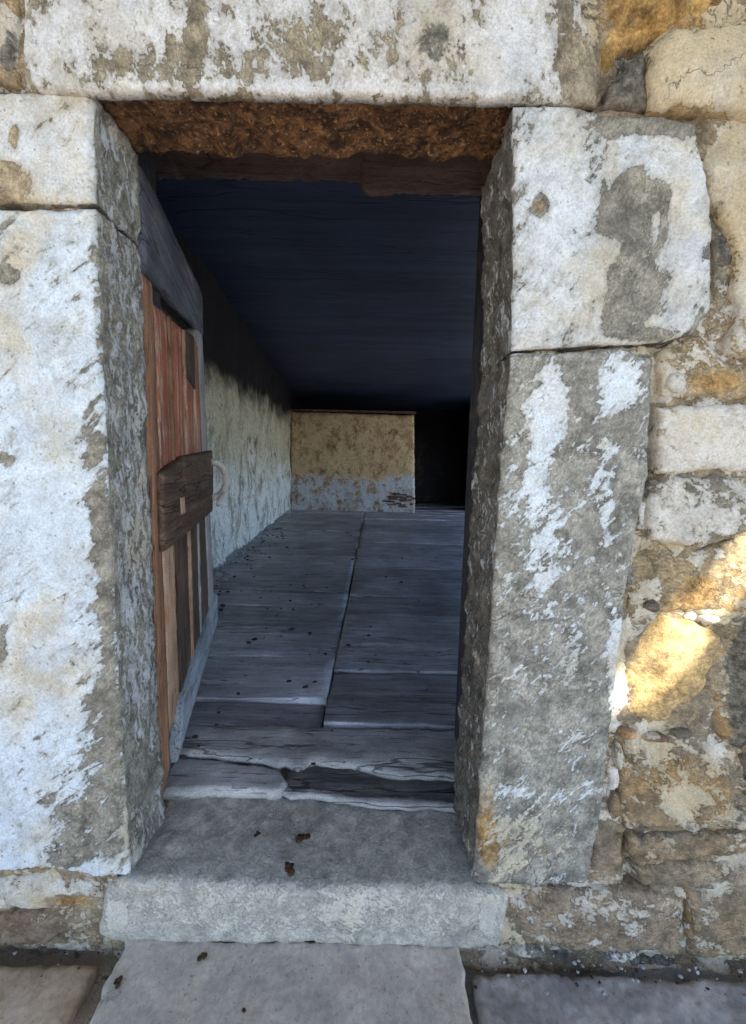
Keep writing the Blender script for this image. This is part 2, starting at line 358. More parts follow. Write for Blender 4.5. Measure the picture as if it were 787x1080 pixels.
def slab_mesh(poly, mp, back, r=.012, bulge=.004, amp=.004, res=.008, jit=.004, side_amp=.004, side_res=None, nscale=14, seed=0.0, rough2=.0012, chip=.5, facets=0):
    """a worn block: outline poly in its own plane, rounded arris, uneven face, uneven sides going back"""
    P = [Vector(p[:2]) for p in poly]
    area = sum(P[i].x * P[(i + 1) % len(P)].y - P[(i + 1) % len(P)].x * P[i].y for i in range(len(P)))
    if area < 0: P.reverse()
    bd = []
    for i, p in enumerate(P):
        q = P[(i + 1) % len(P)]; n = max(1, int((q - p).length / res))
        for k in range(n): bd.append(p.lerp(q, k / n))
    N = len(bd)
    if jit:
        nb = []
        for i, p in enumerate(bd):
            t = (bd[(i + 1) % N] - bd[i - 1]); nrm = Vector((t.y, -t.x))
            if nrm.length > 0: nrm.normalize()
            nb.append(p + nrm * jit * (fbm(p.x * 22 + seed, p.y * 22, seed, 3) - .15))
        bd = nb
    A = np.array([tuple(p) for p in bd]); B = np.roll(A, -1, 0)
    def dist(Q):
        out = np.full(len(Q), 9.0); ins = np.zeros(len(Q), bool)
        E = B - A; L = np.maximum((E ** 2).sum(1), 1e-12)
        for s0 in range(0, len(Q), 2000):
            q = Q[s0:s0 + 2000]; d = q[:, None, :] - A[None]
            t = np.clip((d * E).sum(2) / L, 0, 1); w = d - t[..., None] * E
            out[s0:s0 + 2000] = np.sqrt((w ** 2).sum(2).min(1))
            c = ((A[None, :, 1] > q[:, None, 1]) != (B[None, :, 1] > q[:, None, 1]))
            with np.errstate(divide='ignore', invalid='ignore'):
                xi = A[:, 0] + (q[:, None, 1] - A[:, 1]) * E[:, 0] / np.where(E[:, 1] == 0, 1e-12, E[:, 1])
            ins[s0:s0 + 2000] = (c & (q[:, None, 0] < xi)).sum(1) % 2 == 1
        return out, ins
    mn, mx = A.min(0), A.max(0)
    rr = random.Random(int(seed * 100) + 3)
    pts = []; y = mn[1]; k = 0
    while y < mx[1]:
        x = mn[0] + (res / 2 if k % 2 else 0)
        while x < mx[0]:
            pts.append((x + rr.uniform(-.2, .2) * res, y + rr.uniform(-.2, .2) * res)); x += res
        y += res * .87; k += 1
    Q = np.array(pts) if pts else np.zeros((0, 2))
    if len(Q):
        d, ins = dist(Q); Q = Q[ins & (d > .55 * res)]
    allp = [Vector(p) for p in A] + [Vector(p) for p in Q]
    vs, es, fs, *_ = delaunay_2d_cdt(allp, [(i, (i + 1) % N) for i in range(N)], [], 1, 1e-7)
    V2 = np.array([tuple(v) for v in vs]); dd, _ = dist(V2)
    size = max(mx - mn)
    verts = []; PL = []
    for _ in range(facets):
        t = rr.uniform(0, 2 * math.pi); dv = (math.cos(t), math.sin(t)); pr = A @ np.array(dv); ext = pr.max() - pr.min()
        PL.append((dv, pr.max() - ext * rr.uniform(.12, .5), rr.uniform(.06, .32)))
    for (a, b), d in zip(V2, dd):
        rl = r * (1 + chip * fbm(a * 30 + seed, b * 30, 5.1, 3)); rl = max(rl, .001)
        k = min(1, d / rl)
        c = rl * (1 - math.sqrt(max(0, 1 - (1 - k) ** 2)))
        c -= bulge * (1 - math.exp(-d / (.25 * size + 1e-6)))
        c += amp * fbm(a * nscale + seed, b * nscale, seed * 1.7, 4) + rough2 * fbm(a * 110, b * 110, seed, 2)
        for dv, h0, sl_ in PL:
            q = (a * dv[0] + b * dv[1] - h0) * sl_
            if q > 0: c += q
        verts.append([a, b, c])
    cnt = {}
    for f in fs:
        for i in range(len(f)):
            e = (f[i], f[(i + 1) % len(f)]); cnt[e] = cnt.get(e, 0) + 1
    be = [e for e in cnt if (e[1], e[0]) not in cnt]
    nx = {a: b for a, b in be}; pv = {b: a for a, b in be}
    bvs = list(nx.keys())
    n = max(1, int(back / (side_res or back)))
    faces = [tuple(f) for f in fs]
    prev = {i: i for i in bvs}
    for s in range(1, n + 1):
        cur = {}
        for i in bvs:
            a, b, c = verts[i]
            t = Vector((V2[nx[i]][0] - V2[pv[i]][0], V2[nx[i]][1] - V2[pv[i]][1])); nr = Vector((t.y, -t.x))
            if nr.length > 0: nr.normalize()
            depth = c + (back - c) * s / n
            k = min(1, s / 3.0) if n > 3 else 0
            o = side_amp * k * (fbm(a * 26 + seed, b * 26, depth * 26, 4)) + side_amp * .5 * k * nz(a * 90, b * 90, depth * 90)
            cur[i] = len(verts); verts.append([a + nr.x * o, b + nr.y * o, depth])
        for i, j in be: faces.append((prev[j], prev[i], cur[i], cur[j]))
        prev = cur
    loop = []
    if bvs:
        i = bvs[0]
        for _ in range(len(bvs)):
            loop.append(prev[i]); i = nx[i]
            if i == bvs[0]: break
        faces.append(tuple(reversed(loop)))
    W = [mp(*v) for v in verts]
    return W, faces

def fixn(ob):
    bm = bmesh.new(); bm.from_mesh(ob.data); bmesh.ops.recalc_face_normals(bm, faces=bm.faces); bm.to_mesh(ob.data); bm.free()

def paint(ob, W, base, tone, tv=.0):
    me = ob.data
    a = me.color_attributes.new('wear', 'FLOAT_COLOR', 'POINT'); t = me.color_attributes.new('tone', 'FLOAT_COLOR', 'POINT')
    fa = []; ft = []
    for v in W:
        w, o, d = wear_at(v, base); fa += (w, o, d, 1); ft += (*tone, 1)
    a.data.foreach_set('color', fa); t.data.foreach_set('color', ft)

seedc = [1.0]
def stone(name, poly, mat, parent, base=(.5, 0, 0), tone=(.36, .34, .29), y0=0.0, back=.16, px=True, label=None, side=None, **kw):
    seedc[0] += 1.37
    if px: poly = [(lambda p: (p.x, p.z))(aty(x, y, y0)) for x, y in poly]
    W, f = slab_mesh(poly, wallmap(y0), back, seed=seedc[0], **kw)
    if name == 'door_sill':       # trodden hollow and chipped front arris
        for v in W:
            k = math.exp(-((v.x + .13) / .26) ** 2)
            if v.z > -.05: v.z -= .009 * k * min(1, (v.z + .05) / .03)
            v.y += max(0, .5 * fbm(v.x * 16, 4, v.z * 9, 3)) * .012 * math.exp(-(v.z / .02) ** 2) if v.y < .03 else 0
    ob = add_mesh(name, W, f, mat, parent); fixn(ob); paint(ob, W, base, tone)
    if side:       # hewn sides of a jamb: own stone surface behind the arris
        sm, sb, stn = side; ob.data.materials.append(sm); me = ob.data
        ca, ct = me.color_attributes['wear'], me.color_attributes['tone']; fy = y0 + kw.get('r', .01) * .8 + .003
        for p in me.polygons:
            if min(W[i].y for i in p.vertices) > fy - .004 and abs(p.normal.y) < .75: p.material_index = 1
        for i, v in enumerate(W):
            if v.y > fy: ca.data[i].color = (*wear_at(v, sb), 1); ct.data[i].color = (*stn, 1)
    if label: ob['label'] = label
    return ob

def box_vf(x0, x1, y0, y1, z0, z1):
    v = [(x, y, z) for z in (z0, z1) for y in (y0, y1) for x in (x0, x1)]
    f = [(0, 2, 3, 1), (4, 5, 7, 6), (0, 1, 5, 4), (2, 6, 7, 3), (0, 4, 6, 2), (1, 3, 7, 5)]
    return v, f
def boxes(name, lst, mat, parent=None):
    V = []; Fs = []
    for b in lst:
        v, f = box_vf(*b); o = len(V); V += v; Fs += [tuple(i + o for i in q) for q in f]
    return add_mesh(name, V, Fs, mat, parent, smooth=False)

GREY = (.32, .30, .25); BEIGE = (.43, .35, .235); BROWN = (.31, .20, .10); OCH = (.42, .28, .12)
# ------------------------------------------------------------------ ground
def ground():
    n = 150; V = []; Fs = []
    def w(t): return math.copysign(abs(t) ** 4 * 250 + abs(t) * 1.6, t)
    for j in range(n + 1):
        for i in range(n + 1):
            x, y = w(i / n * 2 - 1) - .1, w(j / n * 2 - 1) - .3
            near = math.exp(-(x * x + y * y) / 9)
            z = -.215 + .02 * fbm(x * 5, y * 5, 3, 4) * near + .006 * nz(x * 30, y * 30, 1) * near
            if y > .1: z = -.3
            V.append((x, y, z))
    for j in range(n):
        for i in range(n):
            a = j * (n + 1) + i; Fs.append((a, a + 1, a + n + 2, a + n + 1))
    tag(add_mesh('ground', V, Fs, M['ground']), kind='structure')
ground()

# ------------------------------------------------------------------ front wall
wall = thing('stone_wall', 'flaking whitewashed stone wall framing the low doorway', 'wall', (-.13, 0, -.2))

stone('lintel', [(21, -55), (600, -55), (607, -10), (630, 52), (634, 88), (632, 108), (545, 103), (420, 99), (95, 93), (22, 91)], M['lintel'], wall, (.62, .03, .0), (.36, .31, .22), y0=-.014, back=.02, r=.006, bulge=.003, amp=.003, res=.006, jit=.003,
      side_res=.007, label='broad mottled whitewashed lintel stone')
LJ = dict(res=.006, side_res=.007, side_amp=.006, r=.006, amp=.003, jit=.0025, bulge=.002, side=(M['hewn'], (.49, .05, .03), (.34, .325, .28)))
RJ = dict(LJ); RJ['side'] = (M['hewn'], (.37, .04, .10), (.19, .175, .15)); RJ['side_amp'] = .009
stone('jamb_stone', [(-70, 96), (95, 94), (99, 212), (60, 214), (28, 211), (-70, 216)], M['wash'], wall, (.74, .20, .0), BEIGE, back=.135, label='cream stained jamb stone under the left end of the lintel', **LJ)
stone('jamb_stone', [(-70, 222), (30, 219), (60, 221), (99, 218), (112, 500), (125, 740), (136, 925), (100, 926), (45, 916), (-70, 930)], M['wash_left'], wall, (.83, .10, .02), GREY, y0=-.002, back=.137, label='tall left jamb stone, whitewash flaking off its inner edge', **LJ)
stone('jamb_stone', [(543, 109), (600, 110), (640, 119), (700, 121), (733, 130), (745, 170), (752, 240), (751, 325), (735, 350), (700, 361), (620, 364), (541, 369), (542, 240)], M['wash'], wall, (.66, .16, .05), GREY, y0=-.010, back=.20, label='white right jamb stone with a grey bare patch', **RJ)
stone('jamb_stone', [(540, 373), (600, 371), (655, 366), (690, 378), (689, 430), (684, 500), (672, 560), (660, 640), (646, 760), (632, 880), (620, 932), (560, 936), (499, 932), (512, 760), (529, 500)], M['wash_right'], wall, (.345, .06, .03), (.36, .345, .30), y0=-.012, back=.20, label='tall grey right jamb stone with white flecks', **RJ)
stone('door_sill', [(108, 936), (126, 930), (148, 930), (320, 935), (498, 939), (528, 940), (538, 950), (534, 990), (528, 1000), (485, 1006), (320, 998), (130, 998), (101, 988)], M['sill'], wall, (.41, .06, .02), (.63, .59, .52), y0=.0, back=.42, r=.012, amp=.004, res=.007, side_res=.009, side_amp=.0025, label='worn sill stone across the doorway')

RB = dict(facets=3, res=.007, r=.005, bulge=.001, amp=.005, rough2=.002, back=.10, jit=.010, side_res=.02, chip=1.2)
rub = [
 ([(-60, -60), (14, -60), (15, 60), (16, 88), (-60, 90)], (.55, .1, .1), BEIGE, .004, {}),
 ([(606, -60), (840, -60), (840, 2), (775, 4), (740, 14), (700, 28), (668, 52), (648, 78), (638, 92), (634, 55), (614, 5)], (.02, .40, .16), (.36, .24, .08), .004, dict(bulge=.01, r=.03, amp=.014)),
 ([(637, 110), (648, 86), (680, 50), (690, 112)], (.1, .0, .30), (.24, .22, .21), .002, {}),
 ([(691, 113), (687, 48), (715, 27), (760, 19), (840, 12), (840, 113)], (.62, .3, .0), (.50, .40, .26), -.012, dict(bulge=.02)),
 ([(746, 122), (762, 119), (840, 118), (840, 384), (772, 374), (778, 330), (776, 246), (752, 205)], (.62, .3, .0), (.46, .37, .23), -.004, {}),
 ([(754, 222), (771, 250), (773, 330), (756, 334), (755, 280)], (.45, .1, .2), GREY, .008, {}),
 ([(700, 366), (742, 354), (770, 380), (840, 391), (840, 412), (762, 422), (700, 417), (694, 388)], (.48, .15, .0), BEIGE, .004, {}),
 ([(694, 428), (760, 427), (840, 420), (840, 500), (740, 496), (692, 500)], (.66, .12, .05), (.44, .38, .29), 0, {}),
 ([(690, 506), (740, 502), (840, 506), (840, 545), (758, 571), (702, 577), (685, 556)], (.55, .08, .1), GREY, .002, {}),
 ([(676, 590), (720, 584), (770, 574), (840, 552), (840, 642), (762, 652), (702, 645), (668, 660), (664, 640)], (.45, .2, .05), BEIGE, .004, {}),
 ([(657, 700), (667, 672), (702, 654), (740, 657), (762, 670), (767, 692), (748, 730), (712, 764), (690, 776), (662, 768)], (.10, .14, -.1), (.70, .51, .26), -.004, dict(bulge=.006, r=.014)),  # outline follows the sun patch; sunlight also put into the pale gold tone
 ([(766, 656), (840, 650), (840, 792), (774, 790), (752, 775), (752, 735), (772, 694)], (.2, .35, .25), BROWN, .004, {}),
 ([(658, 786), (690, 781), (720, 772), (748, 780), (774, 796), (778, 868), (702, 875), (660, 876)], (.44, .25, .0), (.42, .30, .17), 0, {}),
 ([(782, 798), (840, 796), (840, 870), (784, 868)], (.15, .4, .3), BROWN, .006, {}),
 ([(628, 880), (640, 868), (656, 872), (658, 930), (622, 934)], (.30, .05, .0), (.38, .30, .23), .004, {}),
 ([(664, 884), (720, 882), (840, 880), (840, 912), (742, 908), (668, 914)], (.32, .1, .05), (.36, .28, .2), .004, {}),
 ([(668, 918), (742, 912), (840, 916), (840, 940), (735, 942), (680, 936)], (.30, .1, .05), (.38, .32, .25), .006, {}),
 ([(542, 944), (620, 941), (680, 942), (718, 948), (726, 970), (722, 1004), (640, 1008), (543, 996)], (.34, .03, .05), (.37, .30, .24), -.004, {}),
 ([(731, 947), (840, 944), (840, 1012), (728, 1010)], (.32, .15, .1), (.36, .28, .2), .004, {}),
 ([(-60, 935), (46, 922), (100, 932), (98, 958), (-60, 964)], (.66, .08, .0), (.40, .33, .26), .004, {}),
 ([(-60, 968), (60, 962), (99, 962), (97, 992), (-60, 1004)], (.22, .15, .1), (.28, .21, .16), -.004, {}),
 ([(644, 790), (654, 790), (655, 866), (640, 862)], (.7, .0, .0), BEIGE, .008, {}),
 ([(-70, 1010), (108, 1004), (100, 1050), (-70, 1060)], (.15, .1, .35), (.25, .21, .18), .02, {}),
 ([(500, 1012), (640, 1014), (640, 1050), (500, 1045)], (.28, .0, .3), (.26, .25, .24), .02, {}),
 ([(646, 1015), (840, 1018), (840, 1060), (646, 1054)], (.2, .05, .35), (.24, .23, .22), .022, {}),
]
for poly, base, tone, y0, k in rub:
    kw = dict(RB); kw.update(k)
    stone('wall_stone', poly, M['rubble'], wall, (base[0] + .02, base[1] + .04, base[2] + .08), (tone[0] * .98, tone[1] * .91, tone[2] * .78), y0=y0, **kw)

# small packing stones wedged in the joints
for cx, cy, rx, ry, tone, base in [(664, 777, 11, 6, (.50, .30, .15), (.1, .3, 0)), (694, 781, 15, 5, (.33, .18, .10), (.1, .1, 0)), (722, 776, 11, 5, (.18, .15, .11), (.1, 0, .1)), (716, 404, 12, 11, (.48, .45, .38), (.6, 0, 0)), (654, 800, 6, 14, BEIGE, (.5, .1, 0)),
                                   (650, 850, 7, 16, BROWN, (.3, .1, .1)), (690, 640, 9, 7, (.22, .19, .15), (.2, 0, .2)), (676, 545, 7, 20, GREY, (.5, 0, .1)), (664, 610, 8, 11, (.26, .24, .2), (.4, 0, .2)), (692, 118, 9, 5, BROWN, (.2, .2, .1)), (758, 350, 9, 8, BEIGE, (.4, .1, .1)),
                                   (700, 940, 14, 5, BEIGE, (.4, .1, .1)), (728, 975, 5, 18, BROWN, (.3, .1, .1)), (655, 1012, 20, 5, (.3, .28, .26), (.5, 0, .1)), (560, 1008, 18, 5, GREY, (.5, 0, .2)), (700, 875, 20, 4, BROWN, (.2, .1, .2)), (752, 655, 10, 5, BEIGE, (.7, 0, 0)), (630, 100, 7, 6, BROWN, (.2, .2, .1))]:
    pts = [(cx + rx * rnd.uniform(.75, 1.15) * math.cos(t * math.pi / 4.5), cy + ry * rnd.uniform(.75, 1.15) * math.sin(t * math.pi / 4.5)) for t in range(9)]
    stone('packing_stone', pts, M['rubble'], wall, base, tone, y0=-.001, res=.005, r=.005, bulge=.003, amp=.003, back=.06, jit=.002)

# courses beyond the picture's edges
def courses():
    z = -.22; row = 0
    while z < 2.5:
        h = rnd.uniform(.16, .26)
        x = -2.2 + rnd.uniform(0, .2)
        while x < 2.2:
            w = rnd.uniform(.22, .42)
            x0, x1, z0, z1 = x + .006, x + w - .006, z + .006, z + h - .006
            inside = x1 > -.80 and x0 < .78 and z0 < 1.74
            if not inside:
                pts = [(x0 + rnd.uniform(0, .02), z0 + rnd.uniform(0, .015)), (x1 - rnd.uniform(0, .02), z0 + rnd.uniform(0, .015)), (x1 - rnd.uniform(0, .02), z1 - rnd.uniform(0, .015)), (x0 + rnd.uniform(0, .02), z1 - rnd.uniform(0, .015))]
                stone('wall_stone', pts, M['rubble'], wall, (rnd.uniform(.3, .7), rnd.uniform(0, .2), .05), rnd.choice((GREY, BEIGE, BROWN)), y0=rnd.uniform(-.006, .008), px=False, res=.02, r=.012, bulge=.004, amp=.007, back=.1, jit=.01, facets=3)
            elif x0 < -.80: pass
            x += w
        z += h; row += 1
courses()

DEEP = [(660, 66, 24, 50, 38), (688, 470, 7, 60, 2), (676, 610, 10, 40, 8), (740, 117, 90, 6, 0), (665, 905, 7, 40, 0), (650, 938, 60, 6, 0), (752, 240, 6, 60, 0), (720, 880, 70, 5, 0), (695, 366, 10, 30, -30), (655, 810, 6, 40, 0), (50, 1006, 70, 6, 0), (620, 1010, 160, 6, 2), (17, 60, 6, 60, 0), (20, 218, 60, 4, 0), (755, 578, 40, 5, -15), (730, 945, 6, 40, 0)]
def deep(px, py):
    o = 0
    for cx, cy, rx, ry, ro in DEEP:
        c, s = math.cos(R_(ro)), math.sin(R_(ro)); dx, dy = px - cx, py - cy
        q = math.hypot((dx * c + dy * s) / rx, (dy * c - dx * s) / ry)
        o = max(o, .024 * max(0, min(1, 1.6 - q * 1.1)))
    return o
def mortar():
    res = .009; xs = np.arange(-2.25, 2.26, res); zs = np.arange(-.26, 2.6, res)
    fine = lambda x, z: -.85 < x < .85 and z < 1.8
    V = []; idx = {}; Fs = []
    step = 1
    def vid(x, z):
        k = (round(x, 4), round(z, 4))
        if k not in idx:
            px, py = topx(Vector((x, .02, z)))
            y = .013 + .008 * fbm(x * 18, 2.2, z * 18, 4) + deep(px, py) + .003 * fbm(x * 70, 1, z * 70, 2)
            idx[k] = len(V); V.append(Vector((x, y, z)))
        return idx[k]
    for i in range(len(xs) - 1):
        for j in range(len(zs) - 1):
            x, z = xs[i], zs[j]
            if -.535 < x < .26 and -.13 < z < 1.53: continue
            if not (-.95 < x < .95 and z < 1.85):
                continue
            Fs.append((vid(x, z), vid(xs[i + 1], z), vid(xs[i + 1], zs[j + 1]), vid(x, zs[j + 1])))
    ob = add_mesh('mortar', V, Fs, M['rubble'], wall)
    paint(ob, V, (.49, .20, .14), (.35, .27, .17))
mortar()
M['mortar'] = mat_simple('rough lime mortar', (.30, .25, .18), (.52, .46, .36), 35, .95, .01)
boxes('mortar', [(-2.3, -.945, .018, .039, -.3, 2.6), (.945, 2.6, .018, .039, -.3, 2.6), (-.945, .945, .018, .039, 1.845, 2.6)], M['mortar'], wall)
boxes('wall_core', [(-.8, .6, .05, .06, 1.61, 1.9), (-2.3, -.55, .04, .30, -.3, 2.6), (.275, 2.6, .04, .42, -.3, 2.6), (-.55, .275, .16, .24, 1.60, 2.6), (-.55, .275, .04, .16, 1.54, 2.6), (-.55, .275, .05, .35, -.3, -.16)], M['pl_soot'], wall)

# timber under the lintel and the beam inside
def log(name, x0, x1, y0, y1, z0, z1, mat, parent, amp, seed, res=.01):
    poly = [(x0, y0), (x1, y0), (x1, y1), (x0, y1)]
    W, f = slab_mesh(poly, lambda a, b, c: Vector((a, b, z0 + c)), z1 - z0, r=.012, bulge=0, amp=amp, res=res, jit=.004, nscale=22, seed=seed, rough2=.003, side_res=.02)
    ob = add_mesh(name, W, f, mat, parent); fixn(ob); return ob
log('lintel_beam', -.545, .262, .003, .145, 1.510, 1.60, M['soffit'], wall, .010, 3.3, .005)
b = log('inner_beam', -.62, .06, .24, .40, 1.635, 1.80, M['w_beam'], wall, .007, 5.1)
b = log('inner_beam', -.05, .40, .25, .42, 1.62, 1.80, M['w_beam'], wall, .007, 6.3)

# ------------------------------------------------------------------ slab in front of the sill
sl = [atz(130, 993, -.148), atz(485, 1003, -.148), atz(500, 1085, -.148), atz(92, 1085, -.148)]
def ext(a, b, y): t = (y - a.y) / (b.y - a.y); return a.lerp(b, t)
e1, e2 = ext(sl[1], sl[2], -.75), ext(sl[0], sl[3], -.75)
W, f = slab_mesh([(sl[0].x, .012), (sl[1].x, .010), (e1.x, e1.y), (e2.x, e2.y)], floormap(-.141), .075, r=.008, bulge=.002, amp=.004, res=.008, jit=.010, seed=9.1, side_res=.02)
ob = add_mesh('stone_slab', W, f, M['slab']); fixn(ob)
tag(ob, 'flat grey stone slab lying as a step before the sill', 'stone slab')

W, f = slab_mesh([(-1.5, -.018), (-1.0, -.012), (-.75, -.016), (-.562, -.012), (-.585, -.8), (-1.5, -.8)], floormap(-.180), .05, r=.006, bulge=0, amp=.005, res=.008, jit=.005, seed=11.3, side_res=.02, rough2=.002)
ob = add_mesh('paving_stone', W, f, M['slab_tan']); fixn(ob)
tag(ob, 'worn tan paving stone on the ground left of the smooth grey slab', 'paving stone')
W, f = slab_mesh([(.228, -.012), (.45, -.008), (.70, -.014), (1.6, -.010), (1.6, -.8), (.252, -.8)], floormap(-.186), .04, r=.006, bulge=0, amp=.006, res=.008, jit=.005, seed=12.9, side_res=.02, rough2=.003)
ob = add_mesh('paving_stone', W, f, M['slab_dark']); fixn(ob)
tag(ob, 'rough dark grey paving stone on the ground below the rubble masonry', 'paving stone')

# ------------------------------------------------------------------ floor inside
def fz(y): return .036 + .012 * (y - .3)
def floor():
    V = []; Fs = []; TN = []
    def board(x0, x1, y0, y1, k):
        nx_, ny = max(2, int((x1 - x0) / .04)), 10 if y0 < 2.5 else 6
        o = len(V); tn = rnd.uniform(.72, 1.2); dz = rnd.uniform(-.006, .006); tx = rnd.uniform(-.008, .008)
        for j in range(ny + 3):
            for i in range(nx_ + 3):
                ii, jj = min(max(i - 1, 0), nx_), min(max(j - 1, 0), ny)
                x = x0 + (x1 - x0) * ii / nx_; y = y0 + (y1 - y0) * jj / ny
                if jj == 1: y = y0 + .005
                elif jj == ny - 1: y = y1 - .005
                ye = y + .007 * fbm(x * 5 + k * 7, jj * 3, k, 3) * (1 if jj in (0, ny) else .3)
                z = fz(y) + dz + tx * (x - (x0 + x1) / 2) + .007 * fbm(x * 3, y * 6, k, 3) + .002 * nz(x * 6, y * 60, k)
                if jj in (0, ny): z -= .003
                if i in (0, nx_ + 2) or j in (0, ny + 2): z = fz(y) - .05
                V.append((x, ye, z)); TN.append(tn * (1.0 + (.7 * max(0, .3 + fbm(x * 4, k, 2, 3)) if jj == 0 else 0)))
        n = nx_ + 3
        for j in range(ny + 2):
            for i in range(nx_ + 2):
                a = o + j * n + i; Fs.append((a, a + 1, a + n + 1, a + n))
    k = 0
    L = [.45, .585, .90, 1.2, 1.52, 1.80, 2.15, 2.55]; Rr = [.455, .61, .80, 1.09, 1.42, 1.75, 2.1, 2.42, 2.8]
    while L[-1] < 9.2: L.append(L[-1] + rnd.uniform(.25, .42))
    while Rr[-1] < 9.2: Rr.append(Rr[-1] + rnd.uniform(.25, .42))
    for i in range(len(L) - 1): k += 1; board(-1.9, -.155 + .012 * fbm(i, 2, 0), L[i] + .004, L[i + 1] - .004, k)
    for i in range(len(Rr) - 1): k += 1; board(-.145 + .012 * fbm(i, 3, 0), 2.3, Rr[i] + .004, Rr[i + 1] - .004, k)
    ob = add_mesh('floor', V, Fs, M['w_planks']); t = ob.data.color_attributes.new('tone', 'FLOAT_COLOR', 'POINT'); t.data.foreach_set('color', [q for a in TN for q in (a * .98, a * 1.0, a * 1.09, 1)]); tag(ob, kind='structure')
    boxes('subfloor', [(-2.2, 2.4, .36, 9.4, -.3, -.03)], M['pl_soot'])
    tag(bpy.data.objects['subfloor'], kind='structure')
floor()
# broken boards at the edge over the sill
e = [(-.238, .225), (-.20, .208), (-.15, .214), (-.10, .205), (-.05, .200), (0, .192), (.06, .188), (.12, .186), (.17, .190), (.235, .180), (.40, .185), (.40, .448), (-.20, .448), (-.60, .445), (-.60, .33), (-.40, .31), (-.30, .30), (-.255, .285)]
e_low = e[:10]
e = [(x, y + .085 + .022 * fbm(x * 9, 1.5, 2, 3)) for x, y in e_low] + e[10:]
e[10] = (.40, .29)
W, f = slab_mesh(e, floormap(.040), .018, r=.006, bulge=0, amp=.005, res=.010, jit=.005, nscale=10, seed=2.7, side_res=.01)
for v in W: v.z -= max(0, .36 - v.y) * .10
ob = add_mesh('floor_board', W, f, M['w_floor']); fixn(ob)
tag(ob, 'broken front floorboard with a ragged edge behind the dark lower board', 'floorboard')
W, f = slab_mesh(e_low + [(.40, .185), (.40, .40), (-.22, .40)], floormap(.020), .016, r=.005, bulge=0, amp=.004, res=.010, jit=.005, nscale=12, seed=8.8, side_res=.008)
for v in W: v.z -= max(0, .36 - v.y) * .05
lo_ = add_mesh('floor_board', W, f, M['w_low']); fixn(lo_)
tag(lo_, 'dark lower board laid bare in front of the broken floorboard, pale worn edge', 'floorboard')
ob = lo_
ee = [(x, y - .004) for x, y in e_low] + [(x, y + .02 + .016 * nz(x * 30, 1, 1)) for x, y in reversed(e_low)]
W, f = slab_mesh(ee, floormap(.0225), .014, r=.003, bulge=0, amp=.003, res=.007, jit=.004, nscale=14, seed=2.9, side_res=.007)
for v in W: v.z -= max(0, .36 - v.y) * .05
we = add_mesh('worn_edge', W, f, M['w_lip'], ob); fixn(we)
e = [(-.60, .20), (-.50, .195), (-.42, .205), (-.35, .200), (-.30, .206), (-.255, .196), (-.225, .205), (-.215, .235), (-.25, .28), (-.30, .295), (-.40, .302), (-.60, .325)]
W, f = slab_mesh(e, floormap(.030), .026, r=.005, bulge=0, amp=.004, res=.010, jit=.005, nscale=12, seed=4.7, side_res=.01)
ob = add_mesh('floor_board', W, f, M['w_lip']); fixn(ob)
tag(ob, 'short pale broken floorboard piece beside the door foot', 'floorboard')

# ------------------------------------------------------------------ room
def vgrid(name, a, b, z0, z1, mat, res, amp, seed, thick=.2):
    """upright wall from a to b (plan points), uneven, visible face on the right hand of a->b reversed"""
    L = math.hypot(b[0] - a[0], b[1] - a[1]); nx_, nz_ = int(L / res), int((z1 - z0) / res)
    ex, ey = (b[0] - a[0]) / L, (b[1] - a[1]) / L; nxv, nyv = ey, -ex
    V = []; Fs = []
    for j in range(nz_ + 1):
        for i in range(nx_ + 1):
            u, z = L * i / nx_, z0 + (z1 - z0) * j / nz_
            d = amp * fbm(u * 2.5, z * 2.5, seed, 5)
            V.append((a[0] + ex * u + nxv * d, a[1] + ey * u + nyv * d, z))
    for j in range(nz_):
        for i in range(nx_):
            q = j * (nx_ + 1) + i; Fs.append((q, q + 1, q + nx_ + 2, q + nx_ + 1))
    o = len(V)   # back slab
    for z in (z0, z1):
        for u in (0, L): V.append((a[0] + ex * u - nxv * thick, a[1] + ey * u - nyv * thick, z))
    c00, c10, c01, c11 = 0, nx_, nz_ * (nx_ + 1), nz_ * (nx_ + 1) + nx_
    Fs += [(o, o + 2, o + 3, o + 1), (c01, c11, o + 3, o + 2), (c00, c01, o + 2, o), (c10, o + 1, o + 3, c11)]
    return add_mesh(name, V, Fs, mat)
ZC = 2.32
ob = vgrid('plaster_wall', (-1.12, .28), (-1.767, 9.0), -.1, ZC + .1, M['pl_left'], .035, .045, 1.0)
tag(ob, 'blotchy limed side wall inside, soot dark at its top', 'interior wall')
# low wall at the back
yb = 6.5
pts = [(p.x, p.z) for p in (aty(306, 434, yb), aty(437, 438, yb), aty(438, 545, yb), aty(306, 545, yb))]
lowz = pts[0][1]
lw = thing('low_wall', 'low beige and grey plastered wall across the far end of the room', 'interior wall', ((pts[0][0] + pts[1][0]) / 2, yb, .1))
W, f = slab_mesh(pts, wallmap(yb), .35, r=.02, bulge=0, amp=.02, res=.035, jit=.012, nscale=3, seed=6.1, rough2=.006, side_res=.1)
ob = add_mesh('plaster_face', W, f, M['pl_back'], lw); fixn(ob)
ob = boxes('capping_board', [(pts[0][0] - .05, pts[1][0] + .03, yb - .02, yb + .4, lowz + .01, lowz + .045)], M['w_brown'], lw)
V = []; Fs = []
for i in range(26):
    x = rnd.uniform(.32, .80); z = rnd.uniform(.16, .46); v, q = box_vf(x - .0 - rnd.uniform(.05, .16), x, yb - rnd.uniform(.012, .04), yb + .05, z, z + rnd.uniform(.015, .035))
    o = len(V); V += v; Fs += [tuple(a + o for a in t) for t in q]
add_mesh('exposed_rubble', V, Fs, M['w_beam'], lw, False)
